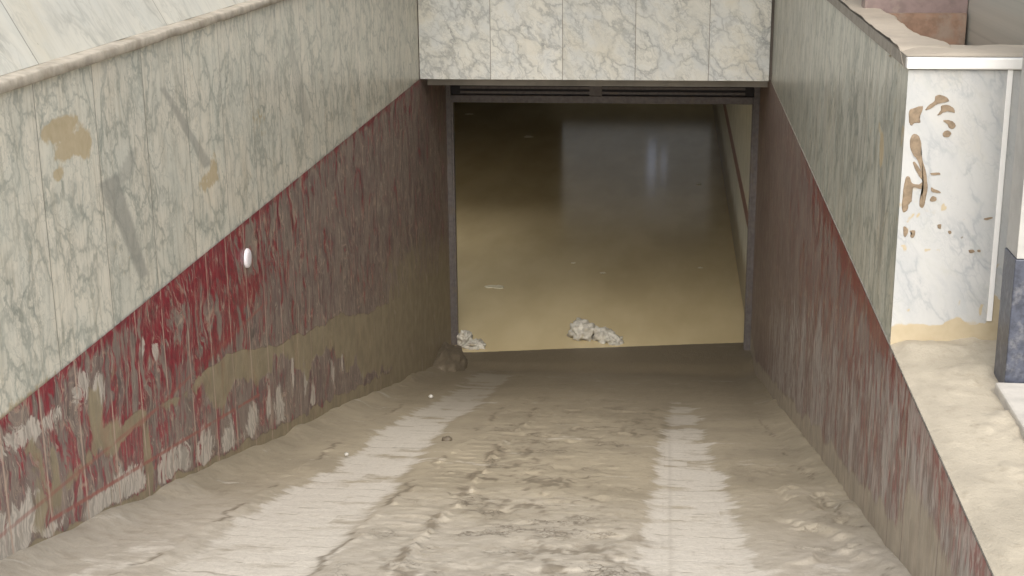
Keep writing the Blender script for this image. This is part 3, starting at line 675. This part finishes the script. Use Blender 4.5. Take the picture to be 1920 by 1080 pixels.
# ------------------------------------------------------------------ gate frame
GF = empty('gate_frame', (-.63, YG, -2.7), 'dark metal gate frame with a slotted header across the flooded opening', 'gate frame')
boxes('jamb', [(XL+.002, XL+.045, YG-.03, YG+.05, -3., -.12), (XL+.045, XL+.062, YG-.01, YG+.06, -3., -.33)], M_FRAME, GF)
boxes('jamb', [(XR-.050, XR-.002, YG-.03, YG+.05, -3., -.12), (XR-.062, XR-.050, YG-.01, YG+.06, -3., -.33)], M_FRAME, GF)
boxes('header_rail', [(XL+.062, XR-.062, YG-.03, YG+.05, -.392, -.325)], M_FRAME, GF, .004)
boxes('mullion', [(-.73, -.62, YG-.025, YG+.05, -.335, -.11)], M_FRAME, GF)
for x0, x1, b0, b1 in ((XL+.13, -.73, XL+.046, -.73), (-.62, XR-.13, -.62, XR-.051)):
    boxes('louvre', [(x0, x1, YG-.012, YG+.0, z, z+.022) for z in (-.312, -.268, -.225)], M_FRAME, GF)
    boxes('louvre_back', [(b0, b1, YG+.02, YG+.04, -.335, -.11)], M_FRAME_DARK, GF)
boxes('top_rail', [(XL+.045, XR-.05, YG-.028, YG+.045, -.19, -.105)], M_FRAME, GF)

# ------------------------------------------------------------------ mud, rubble and floating bits
def blobmesh(name, loc, size, mat, seed, rough=.45, sub=4, freq=2.2):
    bm = bmesh.new(); bmesh.ops.create_icosphere(bm, subdivisions=sub, radius=1)
    for v in bm.verts:
        p = v.co.normalized(); d = 1+rough*mnoise.fractal(p*freq+Vector((seed*7.1, seed*3.3, 0)), 1., 2., 4)
        v.co = Vector((p.x*d*size[0], p.y*d*size[1], p.z*d*size[2]))
    me = bpy.data.meshes.new(name); bm.to_mesh(me); bm.free()
    o = link_mesh(name, me, mat, smooth=True); o.location = loc; return o
tag(blobmesh('mud_mound', (-2.0, 12.10, -2.70), (.22, .55, .19), M_CLOD, 2, .16, 5, 3.2), 'rough heap of dark mud piled against the left gate post', 'mud heap')
G = 'pale rubble lumps at the edge of the water'
for i, (x, y, z, sx, sy, sz, lab) in enumerate([
    (-.80, 13.25, -2.66, .13, .16, .10, 'largest pale lump of rubble at the middle of the water edge'),
    (-.60, 13.18, -2.67, .10, .12, .08, 'jagged pale rubble lump just right of the largest one'),
    (-.49, 13.08, -2.68, .07, .08, .055, 'smallest rounded lump at the right end of the middle rubble'),
    (-1.90, 12.93, -2.67, .075, .09, .09, 'upright pale rubble lump beside the left gate post'),
    (-1.80, 12.86, -2.69, .09, .10, .05, 'low pale rubble lump in front of the left gate post')]):
    tag(blobmesh('rubble_lump', (x, y, z), (sx, sy, sz), M_RUBBLE, i+5, .55, 4, 2.2), lab, 'rubble', G)
def flake(name, loc, r, n, seed, mat, stretch=(1, 1)):
    bm = bmesh.new(); rnd = random.Random(seed)
    pts = [(math.cos(2*math.pi*i/n)*r*(.45+.55*rnd.random())*stretch[0], math.sin(2*math.pi*i/n)*r*(.45+.55*rnd.random())*stretch[1]) for i in range(n)]
    a = [bm.verts.new((p[0], p[1], -.004)) for p in pts]; b = [bm.verts.new((p[0]*.85, p[1]*.85, .008)) for p in pts]
    for i in range(n): bm.faces.new((a[i], a[(i+1) % n], b[(i+1) % n], b[i]))
    bmesh.ops.triangulate(bm, faces=[bm.faces.new(b)])
    me = bpy.data.meshes.new(name); bm.to_mesh(me); bm.free(); o = link_mesh(name, me, mat); o.location = loc; return o
G2 = 'scraps of foam floating on the flood water'
for i, (x, y, r, st, lab) in enumerate([
    (-1.85, 14.90, .16, (1., .55), 'ragged strip of pale foam floating left of centre on the tan water'),
    (-.72, 15.55, .045, (1., .8), 'small foam scrap floating in the middle of the water'),
    (-1.08, 15.95, .035, (1., .8), 'tiny foam scrap floating just left of the middle one'),
    (.36, 15.85, .035, (1., .8), 'tiny foam scrap floating near the right basement wall'),
    (.41, 20.4, .05, (1., .8), 'tiny bright scrap floating on the dark water at the right'),
    (-2.40, 24.1, .12, (1., 1.), 'faint scrap floating far back in the dark water'),
    (-3.3, 19.6, .07, (1., .8), 'faint scrap floating on dark water near the left gate post'),
    (-3.72, 26.4, .11, (1., .8), 'far scrap floating in the dark upper left of the water')]):
    tag(flake('foam_scrap', (x, y, WATER), r, 17, i+3, M_SCUM, st), lab, 'foam', G2)
def on_ramp(px, py):
    d = Fv*2713.59+Rv*(px-960)+Uv*(540-py)
    t = (-2.521+YL*.2665-1.6)/(d.z+.2665*d.y); return Vector((0, 0, 1.6))+d*t
for px, py, s_, lab in ((808, 746, .016, 'small white pebble on the mud near the foot of the left wall'), (650, 856, .011, 'tiny pale pebble lying beside the left wheel track')):
    p = on_ramp(px, py); tag(blobmesh('pebble', (p.x, p.y, p.z+.012), (s_, s_, s_*.8), M_PEBBLE, px % 9, .3, 3), lab, 'pebble', 'pebbles on the ramp')
p = on_ramp(838, 826); tag(blobmesh('stone', (p.x, p.y, p.z+.008), (.028, .03, .015), M_CLOD, 3, .3, 3), 'dark stone stuck in the mud right of the left wheel track', 'stone')
